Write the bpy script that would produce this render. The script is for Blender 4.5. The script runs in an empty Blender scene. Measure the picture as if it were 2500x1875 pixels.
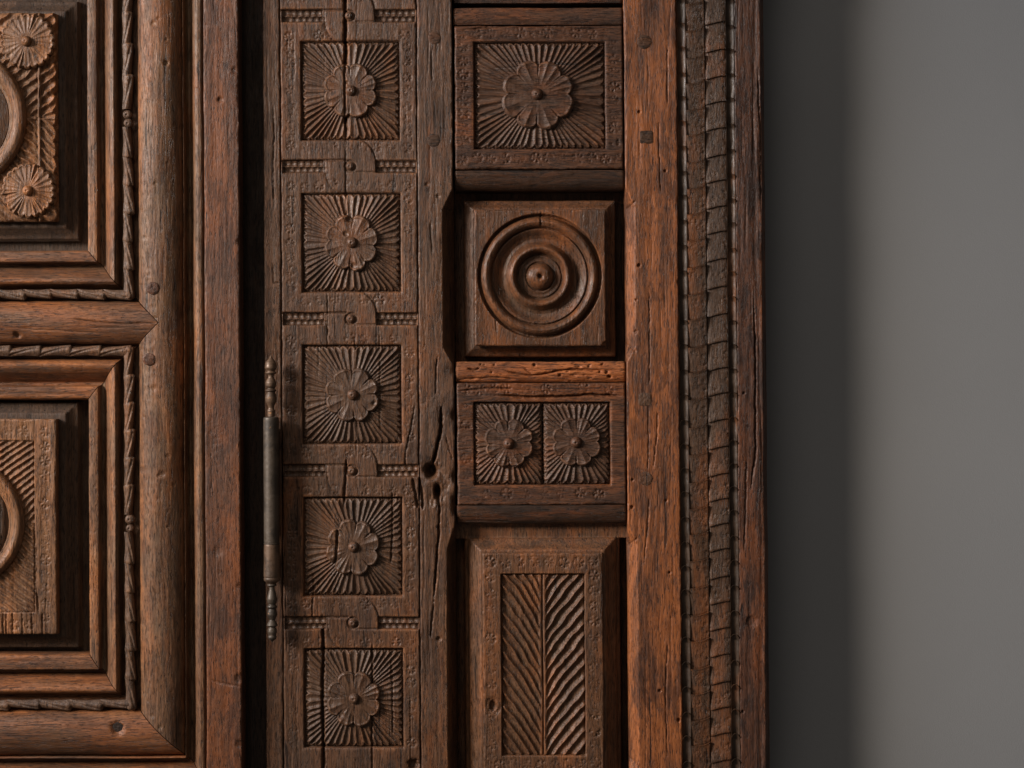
import bpy, math, random
import numpy as np

# ------------------------------------------------------------------ camera, world, lamps, exposure
S = 0.0005                       # metres per drawing unit (the drawing is 2500 x 1875 units)
CX, CY, ZC = 1250.0, 937.5, 1.15
LENS = 70.0
DIST = 2500 * LENS / 36.0        # camera distance in drawing units
sc = bpy.context.scene
cd = bpy.data.cameras.new("camera"); cam = bpy.data.objects.new("camera", cd)
sc.collection.objects.link(cam); sc.camera = cam
cd.lens = LENS; cd.sensor_width = 36; cd.clip_start = 0.05; cd.clip_end = 50
cam.location = (0, -DIST * S, ZC); cam.rotation_euler = (math.radians(90), 0, 0)

w = bpy.data.worlds.new("World"); sc.world = w; w.use_nodes = True
bg = w.node_tree.nodes["Background"]; bg.inputs[0].default_value = (1.0, 0.90, 0.80, 1); bg.inputs[1].default_value = 0.105

def lamp(name, tan_depth, up_deg, dist, size, power, col, target=(0.0, 0.0, ZC)):
    d = bpy.data.lights.new(name, 'AREA'); o = bpy.data.objects.new(name, d)
    sc.collection.objects.link(o)
    d.shape = 'DISK'; d.size = size; d.energy = power; d.color = col
    v = np.array([-1.0, -tan_depth, math.tan(math.radians(up_deg))]); v /= np.linalg.norm(v)
    p = np.array(target) + v * dist
    o.location = p
    from mathutils import Vector
    o.rotation_euler = Vector(tuple(v)).to_track_quat('Z', 'Y').to_euler()
    return o
lamp("window_light", 0.44, 23, 4.0, 1.6, 176, (0.97, 0.97, 1.0))
wl = lamp("warm_light", 0.64, 20, 4.2, 0.36, 62, (1.0, 0.84, 0.68), (-0.02, 0.0, ZC - 0.04))
wd_ = bpy.data.lights.new("warm_spot", 'SPOT'); wl.data = wd_; wl.name = "warm_spot"
wd_.energy = 820; wd_.color = (1.0, 0.84, 0.68); wd_.shadow_soft_size = 0.5; wd_.spot_size = math.radians(26); wd_.spot_blend = 1.0
fl = lamp("room_fill", 1.0, 0, 3.2, 1.8, 14, (1.0, 0.89, 0.79), (0.1, 0.0, ZC))
fl.location = (-0.9, -2.6, ZC + 1.9)
from mathutils import Vector
fl.rotation_euler = (Vector(fl.location) - Vector((0.1, 0.0, ZC))).to_track_quat('Z', 'Y').to_euler()
sc.view_settings.view_transform = 'Standard'; sc.view_settings.look = 'None'
sc.view_settings.exposure = 0.0; sc.view_settings.gamma = 1.0

# ------------------------------------------------------------------ numpy noise
def vn(x, y, seed=0):
    x = np.asarray(x, dtype=np.float64); y = np.asarray(y, dtype=np.float64)
    xi = np.floor(x).astype(np.int64); yi = np.floor(y).astype(np.int64)
    fx = x - xi; fy = y - yi
    fx = fx * fx * (3 - 2 * fx); fy = fy * fy * (3 - 2 * fy)
    def h(a, b):
        n = (a * 374761393 + b * 668265263 + seed * 1274126177) & 0xFFFFFFFF
        n = ((n ^ (n >> 13)) * 1274126177) & 0xFFFFFFFF
        n = (n ^ (n >> 16)) & 0xFFFFFF
        return n / float(0xFFFFFF)
    a = h(xi, yi); b = h(xi + 1, yi); c = h(xi, yi + 1); d = h(xi + 1, yi + 1)
    return (a * (1 - fx) + b * fx) * (1 - fy) + (c * (1 - fx) + d * fx) * fy
def fbm(x, y, seed=0, oc=3):
    s = 0; a = 0.5; t = 0
    for i in range(oc):
        s = s + a * vn(x * 2 ** i, y * 2 ** i, seed + i * 17); t += a; a *= 0.5
    return s / t * 2 - 1
def sstep(a, b, x):
    t = np.clip((x - a) / (b - a), 0, 1); return t * t * (3 - 2 * t)

def lean(x): return 0.0035 + 0.0000026 * np.asarray(x, dtype=float)
def mu(x, y): return float(x - lean(x) * (y - 937.5))      # measured -> straightened
def mv(x, y): return float(y + 0.003 * (x - 900))
def to_xy(U, V, wob=1.0):
    X = U + lean(U) * (V - 937.5); Y = V - 0.003 * (U - 900)
    X = X + wob * (1.4 * fbm(U / 260, V / 170, 5) + 0.45 * fbm(U / 24, V / 17, 9))
    Y = Y + wob * (1.4 * fbm(U / 170, V / 260, 6) + 0.45 * fbm(U / 17, V / 24, 10))
    return X, Y

# ------------------------------------------------------------------ objects
WORLD = {}
def link(o, parent, loc):
    sc.collection.objects.link(o)
    WORLD[o.name] = np.array(loc, dtype=float)
    if parent is not None:
        o.parent = parent; o.location = tuple(np.array(loc) - WORLD[parent.name])
    else:
        o.location = tuple(loc)
    return o
def mesh_obj(name, P, quads, smooth, mat, parent, wear=None):
    """P: (n,3) drawing coords x, y(down), z(out); quads list/array"""
    W = np.empty((len(P), 3)); W[:, 0] = (P[:, 0] - CX) * S; W[:, 1] = -P[:, 2] * S; W[:, 2] = (CY - P[:, 1]) * S + ZC
    c = W.mean(0); W = W - c
    me = bpy.data.meshes.new(name)
    q = np.asarray(quads, dtype=np.int32)
    me.vertices.add(len(W)); me.vertices.foreach_set("co", W.ravel())
    me.loops.add(q.size); me.loops.foreach_set("vertex_index", q.ravel())
    me.polygons.add(len(q)); k = q.shape[1]
    me.polygons.foreach_set("loop_start", np.arange(0, q.size, k, dtype=np.int32))
    me.polygons.foreach_set("loop_total", np.full(len(q), k, dtype=np.int32))
    me.polygons.foreach_set("use_smooth", np.asarray(smooth, dtype=bool))
    if wear is not None:
        at = me.attributes.new("wear", 'FLOAT', 'POINT'); at.data.foreach_set("value", np.asarray(wear, dtype=np.float32))
    me.update(calc_edges=True); me.validate()
    me.materials.append(mat)
    o = bpy.data.objects.new(name, me)
    return link(o, parent, c)

def blur(H, k):
    for ax in (0, 1):
        n = H.shape[ax]
        kk = min(k, max(1, (n - 1) // 2))
        pad = [(0, 0), (0, 0)]; pad[ax] = (kk + 1, kk)
        Hp = np.pad(H, pad, mode='edge'); cs = np.cumsum(Hp, axis=ax)
        a = np.take(cs, np.arange(2 * kk + 1, 2 * kk + 1 + n), axis=ax); b = np.take(cs, np.arange(0, n), axis=ax)
        H = (a - b) / (2 * kk + 1)
    return H

def patch(name, U, V, H, mat, parent, zb=0.0, depth=25.0, wob=1.0, closed=False, keep=None, wear=None):
    """grid surface [i,j]; H is height over zb; walls run back to zb-depth"""
    n, m = U.shape
    X, Y = to_xy(U, V, wob)
    f = 1 - zb / DIST                       # nearer boards stand a little closer to the axis than they look
    X = CX + (X - CX) * f; Y = CY + (Y - CY) * f
    if wear is None:
        wear = np.clip((H - blur(H, 3)) / 2.2, -1, 1) + np.clip((H - blur(H, 8)) / 7.0, -1, 1) * 0.7
    P = np.stack([X.ravel(), Y.ravel(), (H + zb).ravel()], 1)
    idx = np.arange(n * m).reshape(n, m)
    if closed:
        idx2 = np.concatenate([idx, idx[:, :1]], 1)
    else:
        idx2 = idx
    a = idx2[:-1, :-1]; b = idx2[1:, :-1]; c = idx2[1:, 1:]; d = idx2[:-1, 1:]
    Q = np.stack([a, b, c, d], -1)
    if keep is not None:
        Q = Q[keep]
    Q = Q.reshape(-1, 4)
    # make sure faces look outwards (+z drawing)
    A, B, C = P[Q[0, 0]], P[Q[0, 1]], P[Q[0, 2]]
    Qm = Q[len(Q) // 2]; A, B, C = P[Qm[0]], P[Qm[1]], P[Qm[2]]
    if np.cross(B - A, C - A)[2] * -1 < 0:      # y is down
        Q = Q[:, ::-1]; flip = True
    else:
        flip = False
    sm = [np.ones(len(Q), bool)]
    if closed:
        loop = idx[-1, :]
        loops = [np.concatenate([loop, loop[:1]])]
    else:
        loops = [np.concatenate([idx[0, :], idx[1:, -1], idx[-1, -2::-1], idx[-2::-1, 0]])]
    allP = [P]; allW = [wear.ravel()]; allQ = [Q]; base = len(P)
    for lp in loops:
        top = P[lp]; bot = top.copy(); bot[:, 2] = zb - depth
        L = len(lp)
        allP += [top, bot]; allW += [wear.ravel()[lp], wear.ravel()[lp] * 0]
        t = base + np.arange(L - 1); q = np.stack([t, t + 1, t + 1 + L, t + L], 1)
        # outward orientation test on first wall
        allQ.append(q); sm.append(np.zeros(len(q), bool)); base += 2 * L
    return mesh_obj(name, np.concatenate(allP), np.concatenate(allQ), np.concatenate(sm), mat, parent, np.concatenate(allW))

def grid(u0, u1, v0, v1, su=2.0, sv=2.0):
    nu = max(3, int(round((u1 - u0) / su)) + 1); nv = max(3, int(round((v1 - v0) / sv)) + 1)
    return np.meshgrid(np.linspace(u0, u1, nu), np.linspace(v0, v1, nv), indexing='ij')

def edge_round(U, V, u0, u1, v0, v1, r=3.0, d=2.5, seed=0, sides="lrtb"):
    H = np.zeros_like(U)
    nz = 1 + 0.9 * fbm(U / 30, V / 30, 40 + seed) + 0.5 * fbm(U / 7, V / 7, 41 + seed)
    for s, dist in (("l", U - u0), ("r", u1 - U), ("t", V - v0), ("b", v1 - V)):
        if s in sides:
            H -= d * nz * np.clip(1 - dist / (r * np.clip(nz, 0.3, 2)), 0, 1) ** 2
    return H

def undul(U, V, axis, amp=0.7, seed=3):
    if axis == 'V':
        return amp * (0.9 * fbm(U / 22, V / 130, seed) + 0.45 * fbm(U / 6, V / 90, seed + 1, 2))
    return amp * (0.9 * fbm(U / 130, V / 22, seed) + 0.45 * fbm(U / 90, V / 6, seed + 1, 2))

def crack(H, U, V, pts, wd, dp, seed=0, jag=1.6):
    pts = np.array(pts, dtype=float)
    u0, v0 = pts.min(0) - 12; u1, v1 = pts.max(0) + 12
    M = (U > u0) & (U < u1) & (V > v0) & (V < v1)
    if not M.any(): return H
    x = U[M]; y = V[M]
    x = x + jag * fbm(x / 40 + 3, y / 14, 70 + seed); y = y + jag * fbm(x / 14, y / 40, 71 + seed)
    best = np.full(x.shape, 1e9); tt = np.zeros_like(x)
    n = len(pts) - 1
    for i in range(n):
        a, b = pts[i], pts[i + 1]; ab = b - a; L = (ab ** 2).sum() + 1e-9
        t = np.clip(((x - a[0]) * ab[0] + (y - a[1]) * ab[1]) / L, 0, 1)
        dd = np.hypot(x - a[0] - t * ab[0], y - a[1] - t * ab[1])
        k = dd < best; best[k] = dd[k]; tt[k] = (i + t[k]) / n
    tap = np.clip(np.minimum(tt, 1 - tt) * 6 + 0.25, 0, 1)
    ww = wd * tap * (1 + 0.5 * fbm(x / 9, y / 9, 77 + seed))
    H[M] -= dp * tap * np.exp(-(best / np.maximum(ww, 0.3)) ** 2)
    return H

def checks(H, U, V, axis, n, seed, lmin=30, lmax=150, wd=1.3, dp=2.5):
    rg = random.Random(seed); u0, u1, v0, v1 = U.min(), U.max(), V.min(), V.max()
    for i in range(n):
        L = rg.uniform(lmin, lmax)
        if axis == 'V':
            u = rg.uniform(u0 + 4, u1 - 4); v = rg.uniform(v0 - L / 2, v1 - L / 2)
            pts = [(u, v), (u + rg.uniform(-2, 2), v + L * .5), (u + rg.uniform(-3, 3), v + L)]
        else:
            v = rg.uniform(v0 + 4, v1 - 4); u = rg.uniform(u0 - L / 2, u1 - L / 2)
            pts = [(u, v), (u + L * .5, v + rg.uniform(-2, 2)), (u + L, v + rg.uniform(-3, 3))]
        H = crack(H, U, V, pts, wd * rg.uniform(.5, 1.0), dp * rg.uniform(.25, 1.0) * (1.2 if rg.random() < .10 else .6), seed + i, .7)
    return H

def dent(H, U, V, u, v, r, d, seed=0):
    M = (abs(U - u) < 2.5 * r) & (abs(V - v) < 2.5 * r)
    if M.any():
        q = np.hypot(U[M] - u, V[M] - v) * (1 + 0.25 * fbm(U[M] / 5, V[M] / 5, seed))
        H[M] -= d * np.exp(-(q / r) ** 4)
    return H

def stamp(H, U, V, u, v, r=13.0, d=2.6, rot=0.0, seed=0):
    k_ = hsh(u * .37 + v * .11, seed); d = d * (.25 + 1.1 * k_); r = r * (.85 + .25 * hsh(v * .7, seed)); v = v + 5 * (hsh(u * .9 + v, 3) - .5)
    """a small punched flower: six wedge cuts round a centre"""
    M = (abs(U - u) < r * 1.3) & (abs(V - v) < r * 1.3)
    if not M.any(): return H
    x = U[M] - u; y = V[M] - v; q = np.hypot(x, y); th = np.arctan2(y, x) + rot
    wdg = np.clip(np.cos(6 * th) * 1.6 + 0.2, 0, 1)
    ring = sstep(2.0, 5.0, q) * (1 - sstep(r * 0.82, r, q))
    fade = sstep(.15, .6, vn(x / 8 + seed, y / 8, int(seed)))
    H[M] -= d * (wdg * ring * (0.35 + 0.65 * q / r) + 0.5 * np.exp(-((q - r) / 1.6) ** 2)) * fade
    return H

# ------------------------------------------------------------------ materials
def nodes_of(name):
    m = bpy.data.materials.new(name); m.use_nodes = True
    nt = m.node_tree; b = nt.nodes["Principled BSDF"]; return m, nt, b
def N(nt, typ, **kw):
    n = nt.nodes.new(typ)
    for k, v in kw.items():
        if k == 'inp':
            for a, c in v.items(): n.inputs[a].default_value = c
        else: setattr(n, k, v)
    return n
def mixc(nt, fac, a, b, mode='MIX'):
    n = nt.nodes.new("ShaderNodeMix"); n.data_type = 'RGBA'; n.blend_type = mode; n.clamp_factor = True
    for sock, val in ((n.inputs[0], fac), (n.inputs[6], a), (n.inputs[7], b)):
        if hasattr(val, 'links'): nt.links.new(val, sock)
        else: sock.default_value = val
    return n.outputs[2]
def mth(nt, op, a, b=0.0, c=None, clamp=False):
    n = nt.nodes.new("ShaderNodeMath"); n.operation = op; n.use_clamp = clamp
    for i, val in enumerate((a, b, c)):
        if val is None: continue
        if hasattr(val, 'links'): nt.links.new(val, n.inputs[i])
        else: n.inputs[i].default_value = val
    return n.outputs[0]
def ramp(nt, fac, lo, hi, a=0.0, b=1.0):
    n = nt.nodes.new("ShaderNodeMapRange"); n.interpolation_type = 'SMOOTHSTEP'
    nt.links.new(fac, n.inputs[0])
    n.inputs[1].default_value = lo; n.inputs[2].default_value = hi; n.inputs[3].default_value = a; n.inputs[4].default_value = b
    return n.outputs[0]

def wood(name, axis, dark, mid, light, stain=0.5, light_amt=0.5, dust=(0.17, 0.135, 0.10), dust_amt=0.5,
         edge=(0.26, 0.10, 0.035), edge_amt=0.5, rough=0.5, seed=0.0, bump=1.0, grain=1.0):
    kw_ = lambda c: (c[0] * .97, c[1] * .83, c[2] * .70)
    dark, mid, light, dust, edge = kw_(dark), kw_(mid), kw_(light), kw_(dust), kw_(edge)
    m, nt, b = nodes_of(name); L = nt.links
    geo = N(nt, "ShaderNodeNewGeometry")
    off = N(nt, "ShaderNodeVectorMath", operation='ADD'); L.new(geo.outputs['Position'], off.inputs[0]); off.inputs[1].default_value = (seed, seed * 1.7, seed * 0.6)
    # slow waviness of the fibres
    wv = N(nt, "ShaderNodeTexNoise", inp={'Scale': 9.0, 'Detail': 2.0}); L.new(off.outputs[0], wv.inputs['Vector'])
    wsc = N(nt, "ShaderNodeVectorMath", operation='SCALE'); L.new(wv.outputs['Color'], wsc.inputs[0]); wsc.inputs['Scale'].default_value = 0.012
    pos = N(nt, "ShaderNodeVectorMath", operation='ADD'); L.new(off.outputs[0], pos.inputs[0]); L.new(wsc.outputs[0], pos.inputs[1])
    def mapped(k):
        mp = N(nt, "ShaderNodeMapping"); L.new(pos.outputs[0], mp.inputs[0])
        mp.inputs['Scale'].default_value = (1, 1, k) if axis == 'V' else (k, 1, 1)
        return mp.outputs[0]
    def noise(vec, scale, det, ro=0.6, dist=0.0):
        n = N(nt, "ShaderNodeTexNoise", inp={'Scale': scale, 'Detail': det, 'Roughness': ro, 'Distortion': dist}); L.new(vec, n.inputs['Vector']); return n.outputs['Fac']
    st = mapped(0.085); st2 = mapped(0.30); st3 = mapped(0.12)
    fibre = noise(st, 480, 5, 0.70)
    fine = noise(st, 1100, 3, 0.6)
    pore = ramp(nt, noise(mapped(0.10), 950, 2, 0.5), 0.575, 0.64)
    split = ramp(nt, noise(mapped(0.03), 210, 3, 0.55), 0.66, 0.69)
    patchy = noise(st2, 15, 6, 0.65, 0.4)
    blot = noise(st2, 38, 7, 0.72, 0.3)
    spot = noise(off.outputs[0], 160, 5, 0.7)
    streak = noise(st3, 70, 4, 0.6)
    c = mixc(nt, ramp(nt, fibre, 0.30, 0.66), (*dark, 1), (*mid, 1))
    la = ramp(nt, mth(nt, 'ADD', mth(nt, 'MULTIPLY', patchy, 0.65), mth(nt, 'MULTIPLY', streak, 0.35)), 0.56 - 0.2 * light_amt, 0.68 - 0.2 * light_amt)
    lc = mixc(nt, ramp(nt, fibre, 0.25, 0.7), (light[0] * .55, light[1] * .5, light[2] * .5, 1), (*light, 1))
    c = mixc(nt, mth(nt, 'MULTIPLY', la, 0.85), c, lc)
    at = N(nt, "ShaderNodeAttribute", attribute_name="wear")
    up = mth(nt, 'MULTIPLY', mth(nt, 'MULTIPLY', ramp(nt, at.outputs['Fac'], 0.15, 1.3), edge_amt), mth(nt, 'MULTIPLY', ramp(nt, spot, 0.38, 0.62, 0.10, 0.9), ramp(nt, patchy, 0.42, 0.60, 0.10, .9)), clamp=True)
    c = mixc(nt, up, c, (*edge, 1))
    # old dark finish left in blotches
    sa = mth(nt, 'MULTIPLY', ramp(nt, blot, 0.50, 0.60), stain)
    c = mixc(nt, sa, c, (dark[0] * .42, dark[1] * .40, dark[2] * .42, 1))
    # wax and dust film
    lo = ramp(nt, at.outputs['Fac'], -0.9, 0.1, 1.0, 0.35)
    da = mth(nt, 'MULTIPLY', mth(nt, 'MULTIPLY', lo, dust_amt * .62), ramp(nt, noise(st2, 55, 6, 0.7), 0.38, 0.66), clamp=True)
    c = mixc(nt, da, c, (*dust, 1))
    c = mixc(nt, mth(nt, 'MULTIPLY', pore, 0.72 * grain), c, (dark[0] * .3, dark[1] * .3, dark[2] * .3, 1))
    c = mixc(nt, mth(nt, 'MULTIPLY', split, 0.75 * grain), c, (dark[0] * .18, dark[1] * .18, dark[2] * .18, 1))
    L.new(c, b.inputs['Base Color'])
    L.new(ramp(nt, mth(nt, 'ADD', mth(nt, 'MULTIPLY', blot, 0.6), mth(nt, 'MULTIPLY', spot, 0.4)), 0.35, 0.65, rough - 0.12, rough + 0.18), b.inputs['Roughness'])
    b.inputs['Specular IOR Level'].default_value = 0.30
    h = mth(nt, 'ADD', mth(nt, 'MULTIPLY', fibre, 0.55), mth(nt, 'MULTIPLY', fine, 0.34))
    h = mth(nt, 'SUBTRACT', h, mth(nt, 'MULTIPLY', pore, 0.32 * grain))
    h = mth(nt, 'SUBTRACT', h, mth(nt, 'MULTIPLY', split, 0.55 * grain))
    h = mth(nt, 'ADD', h, mth(nt, 'MULTIPLY', spot, 0.40))
    h = mth(nt, 'ADD', h, mth(nt, 'MULTIPLY', blot, 0.35))
    bp = N(nt, "ShaderNodeBump", inp={'Strength': 0.85, 'Distance': 0.0011 * bump}); L.new(h, bp.inputs['Height']); L.new(bp.outputs[0], b.inputs['Normal'])
    return m

DK = (0.030, 0.016, 0.010); MD = (0.105, 0.050, 0.028); OR = (0.20, 0.072, 0.026)
M_doorV = wood("door_wood_upright", 'V', (0.045, 0.023, 0.013), (0.148, 0.078, 0.044), (0.25, 0.108, 0.044), .42, .38, (0.31, 0.24, 0.168), .80, (0.34, 0.15, 0.055), .6, .46, 0.0)
M_doorH = wood("door_wood_level", 'H', (0.05, 0.024, 0.013), (0.145, 0.069, 0.036), (0.26, 0.105, 0.040), .35, .5, (0.24, 0.185, 0.13), .5, (0.36, 0.15, 0.05), .6, .46, 1.3)
M_doorstile = wood("door_stile_wood", 'V', (0.045, 0.021, 0.013), (0.115, 0.052, 0.030), (0.20, 0.078, 0.032), .55, .45, (0.14, 0.10, 0.075), .45, (0.26, 0.11, 0.045), .6, .48, 2.9)
M_leaf = wood("carved_leaf_wood", 'V', (0.045, 0.027, 0.019), (0.125, 0.078, 0.052), (0.17, 0.085, 0.045), .3, .25, (0.17, 0.13, 0.10), .5, (0.28, 0.15, 0.08), .7, .45, 4.1)
M_dpanel = wood("door_panel_wood", 'V', (0.06, 0.03, 0.015), (0.21, 0.110, 0.056), (0.34, 0.155, 0.062), .35, .5, (0.33, 0.25, 0.18), .45, (0.42, 0.19, 0.075), .75, .44, 5.0)
M_col = wood("column_wood", 'V', (0.034, 0.019, 0.012), (0.112, 0.060, 0.036), (0.17, 0.072, 0.030), .45, .22, (0.15, 0.115, 0.088), .55, (0.25, 0.12, 0.055), .65, .44, 6.6)
M_carve = wood("sunburst_wood", 'V', (0.036, 0.021, 0.015), (0.10, 0.060, 0.040), (0.15, 0.070, 0.035), .35, .22, (0.14, 0.108, 0.083), .5, (0.24, 0.13, 0.07), .75, .40, 7.7)
M_pnlH = wood("panel_wood_level", 'H', (0.028, 0.014, 0.009), (0.095, 0.044, 0.024), (0.18, 0.066, 0.024), .5, .30, (0.11, 0.085, 0.065), .35, (0.22, 0.09, 0.038), .65, .46, 8.2)
M_pnlcarveH = wood("panel_carving_wood", 'H', (0.030, 0.017, 0.012), (0.085, 0.046, 0.030), (0.14, 0.058, 0.027), .4, .22, (0.15, 0.12, 0.10), .5, (0.24, 0.12, 0.06), .75, .42, 9.4)
M_railH = wood("dark_rail_wood", 'H', (0.020, 0.012, 0.008), (0.062, 0.031, 0.018), (0.15, 0.055, 0.022), .55, .22, (0.08, 0.06, 0.045), .3, (0.16, 0.065, 0.028), .5, .5, 10.1)
M_wormH = wood("worm_eaten_rail_wood", 'H', (0.06, 0.026, 0.013), (0.20, 0.082, 0.034), (0.36, 0.125, 0.038), .45, .75, (0.25, 0.18, 0.115), .55, (0.38, 0.15, 0.05), .6, .5, 11.8, 1.5)
M_bull = wood("bullseye_wood", 'V', (0.036, 0.018, 0.010), (0.110, 0.054, 0.030), (0.21, 0.085, 0.033), .35, .38, (0.12, 0.098, 0.075), .45, (0.28, 0.12, 0.05), .6, .36, 12.5)
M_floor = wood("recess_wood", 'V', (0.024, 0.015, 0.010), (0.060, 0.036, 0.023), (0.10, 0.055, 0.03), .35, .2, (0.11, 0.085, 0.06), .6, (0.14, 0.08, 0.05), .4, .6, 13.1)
M_stileO = wood("orange_stile_wood", 'V', (0.040, 0.016, 0.009), (0.160, 0.070, 0.034), (0.29, 0.112, 0.040), .62, .62, (0.12, 0.07, 0.045), .25, (0.36, 0.13, 0.045), .6, .46, 14.9)
M_stileD = wood("dark_outer_stile_wood", 'V', (0.026, 0.012, 0.009), (0.090, 0.042, 0.026), (0.19, 0.074, 0.033), .75, .30, (0.10, 0.07, 0.06), .3, (0.24, 0.095, 0.04), .5, .46, 15.3)
M_scale = wood("scale_band_wood", 'V', (0.030, 0.018, 0.012), (0.078, 0.047, 0.031), (0.17, 0.072, 0.030), .28, .24, (0.09, 0.075, 0.062), .5, (0.26, 0.105, 0.042), .75, .42, 16.6, 1.3)
M_bead = wood("bead_wood", 'V', (0.022, 0.016, 0.013), (0.050, 0.036, 0.028), (0.14, 0.066, 0.034), .4, .25, (0.06, 0.05, 0.042), .3, (0.16, 0.11, 0.08), .5, .36, 17.2, .5, .4)
M_tall = wood("tall_panel_wood", 'V', (0.040, 0.021, 0.012), (0.128, 0.066, 0.036), (0.21, 0.09, 0.037), .4, .35, (0.15, 0.12, 0.09), .45, (0.28, 0.125, 0.055), .6, .44, 18.8)
M_peg = wood("peg_wood", 'H', (0.020, 0.012, 0.008), (0.062, 0.034, 0.021), (0.11, 0.052, 0.026), .3, .2, (0.08, 0.065, 0.05), .4, (0.10, 0.06, 0.04), .4, .5, 19.0)
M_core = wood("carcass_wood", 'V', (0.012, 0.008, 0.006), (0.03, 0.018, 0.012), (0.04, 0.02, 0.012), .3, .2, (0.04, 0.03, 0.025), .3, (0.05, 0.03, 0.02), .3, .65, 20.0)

def metal(name, col, col2, rough):
    m, nt, b = nodes_of(name); L = nt.links
    tc = N(nt, "ShaderNodeNewGeometry")
    n = N(nt, "ShaderNodeTexNoise", inp={'Scale': 160.0, 'Detail': 7.0, 'Roughness': .7}); L.new(tc.outputs['Position'], n.inputs['Vector'])
    n2 = N(nt, "ShaderNodeTexNoise", inp={'Scale': 45.0, 'Detail': 5.0}); L.new(tc.outputs['Position'], n2.inputs['Vector'])
    c = mixc(nt, ramp(nt, n2.outputs['Fac'], .45, .62), (*col, 1), (col[0] * .5, col[1] * .5, col[2] * .5, 1))
    c = mixc(nt, ramp(nt, n.outputs['Fac'], .62, .72), c, (*col2, 1))
    L.new(c, b.inputs['Base Color']); b.inputs['Metallic'].default_value = .25
    L.new(ramp(nt, n.outputs['Fac'], .3, .7, rough - .1, rough + .15), b.inputs['Roughness'])
    bp = N(nt, "ShaderNodeBump", inp={'Strength': .6, 'Distance': .0005}); L.new(n.outputs['Fac'], bp.inputs['Height']); L.new(bp.outputs[0], b.inputs['Normal'])
    return m
M_iron = metal("hinge_iron", (0.055, 0.040, 0.028), (0.26, 0.13, 0.05), .5)
M_rust = metal("hinge_brown_iron", (0.09, 0.052, 0.030), (0.30, 0.14, 0.05), .5)

def wall_mat():
    m, nt, b = nodes_of("plaster"); L = nt.links
    g = N(nt, "ShaderNodeNewGeometry")
    n = N(nt, "ShaderNodeTexNoise", inp={'Scale': 650.0, 'Detail': 4.0, 'Roughness': .7}); L.new(g.outputs['Position'], n.inputs['Vector'])
    n2 = N(nt, "ShaderNodeTexNoise", inp={'Scale': 5.0, 'Detail': 6.0, 'Roughness': .6}); L.new(g.outputs['Position'], n2.inputs['Vector'])
    c = mixc(nt, ramp(nt, n2.outputs['Fac'], .3, .7), (.190, .197, .206, 1), (.196, .203, .212, 1))
    L.new(c, b.inputs['Base Color']); b.inputs['Roughness'].default_value = .9; b.inputs['Specular IOR Level'].default_value = .2
    bp = N(nt, "ShaderNodeBump", inp={'Strength': .6, 'Distance': .0005}); L.new(n.outputs['Fac'], bp.inputs['Height']); L.new(bp.outputs[0], b.inputs['Normal'])
    return m

# ------------------------------------------------------------------ setting: wall
WALLZ = -170.0
def box(name, x0, x1, y0, y1, z0, z1, mat, parent):
    P = np.array([[x, y, z] for x in (x0, x1) for y in (y0, y1) for z in (z0, z1)], float)
    Q = [[0, 1, 3, 2], [4, 6, 7, 5], [0, 4, 5, 1], [2, 3, 7, 6], [0, 2, 6, 4], [1, 5, 7, 3]]
    return mesh_obj(name, P, Q, np.zeros(6, bool), mat, parent)
wall = box("wall", -3500, 7000, -3000, 4200, WALLZ - 200, WALLZ, wall_mat(), None)
wall["kind"] = "structure"; wall["label"] = "plain grey plaster wall behind the cabinet"

# ------------------------------------------------------------------ the cabinet
cab = bpy.data.objects.new("carved_cabinet", None); link(cab, None, (-0.15, 0.0, ZC - 0.62))
cab["label"] = "old carved dark wooden cabinet with panelled door, flower carvings and iron hinge"
cab["category"] = "cabinet"
box("carcass", -320, 1868, -160, 2030, WALLZ + 1, -122, M_core, cab)

box("frame_shadow_extension", -320, 1868, -760, -64, WALLZ + 1, -6, M_core, cab)  # unseen block above the view, added so the wall shadow runs on upward
# ---- door ---------------------------------------------------------
DZ = 42.0                                       # door face stands this much in front of the frame
door = box("door", -180, 578, -150, 2020, -110, -52, M_core, cab)
box("door_shadow_extension", -180, 577, -640, -63, -70, 38, M_core, door)  # unseen block added over the door to carry its cast shadow higher
VT, VB = -60.0, 1940.0; UL = -300.0
def hump(t, p=2.0): return np.clip(1 - np.abs(2 * t - 1) ** p, 0, 1)

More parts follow.
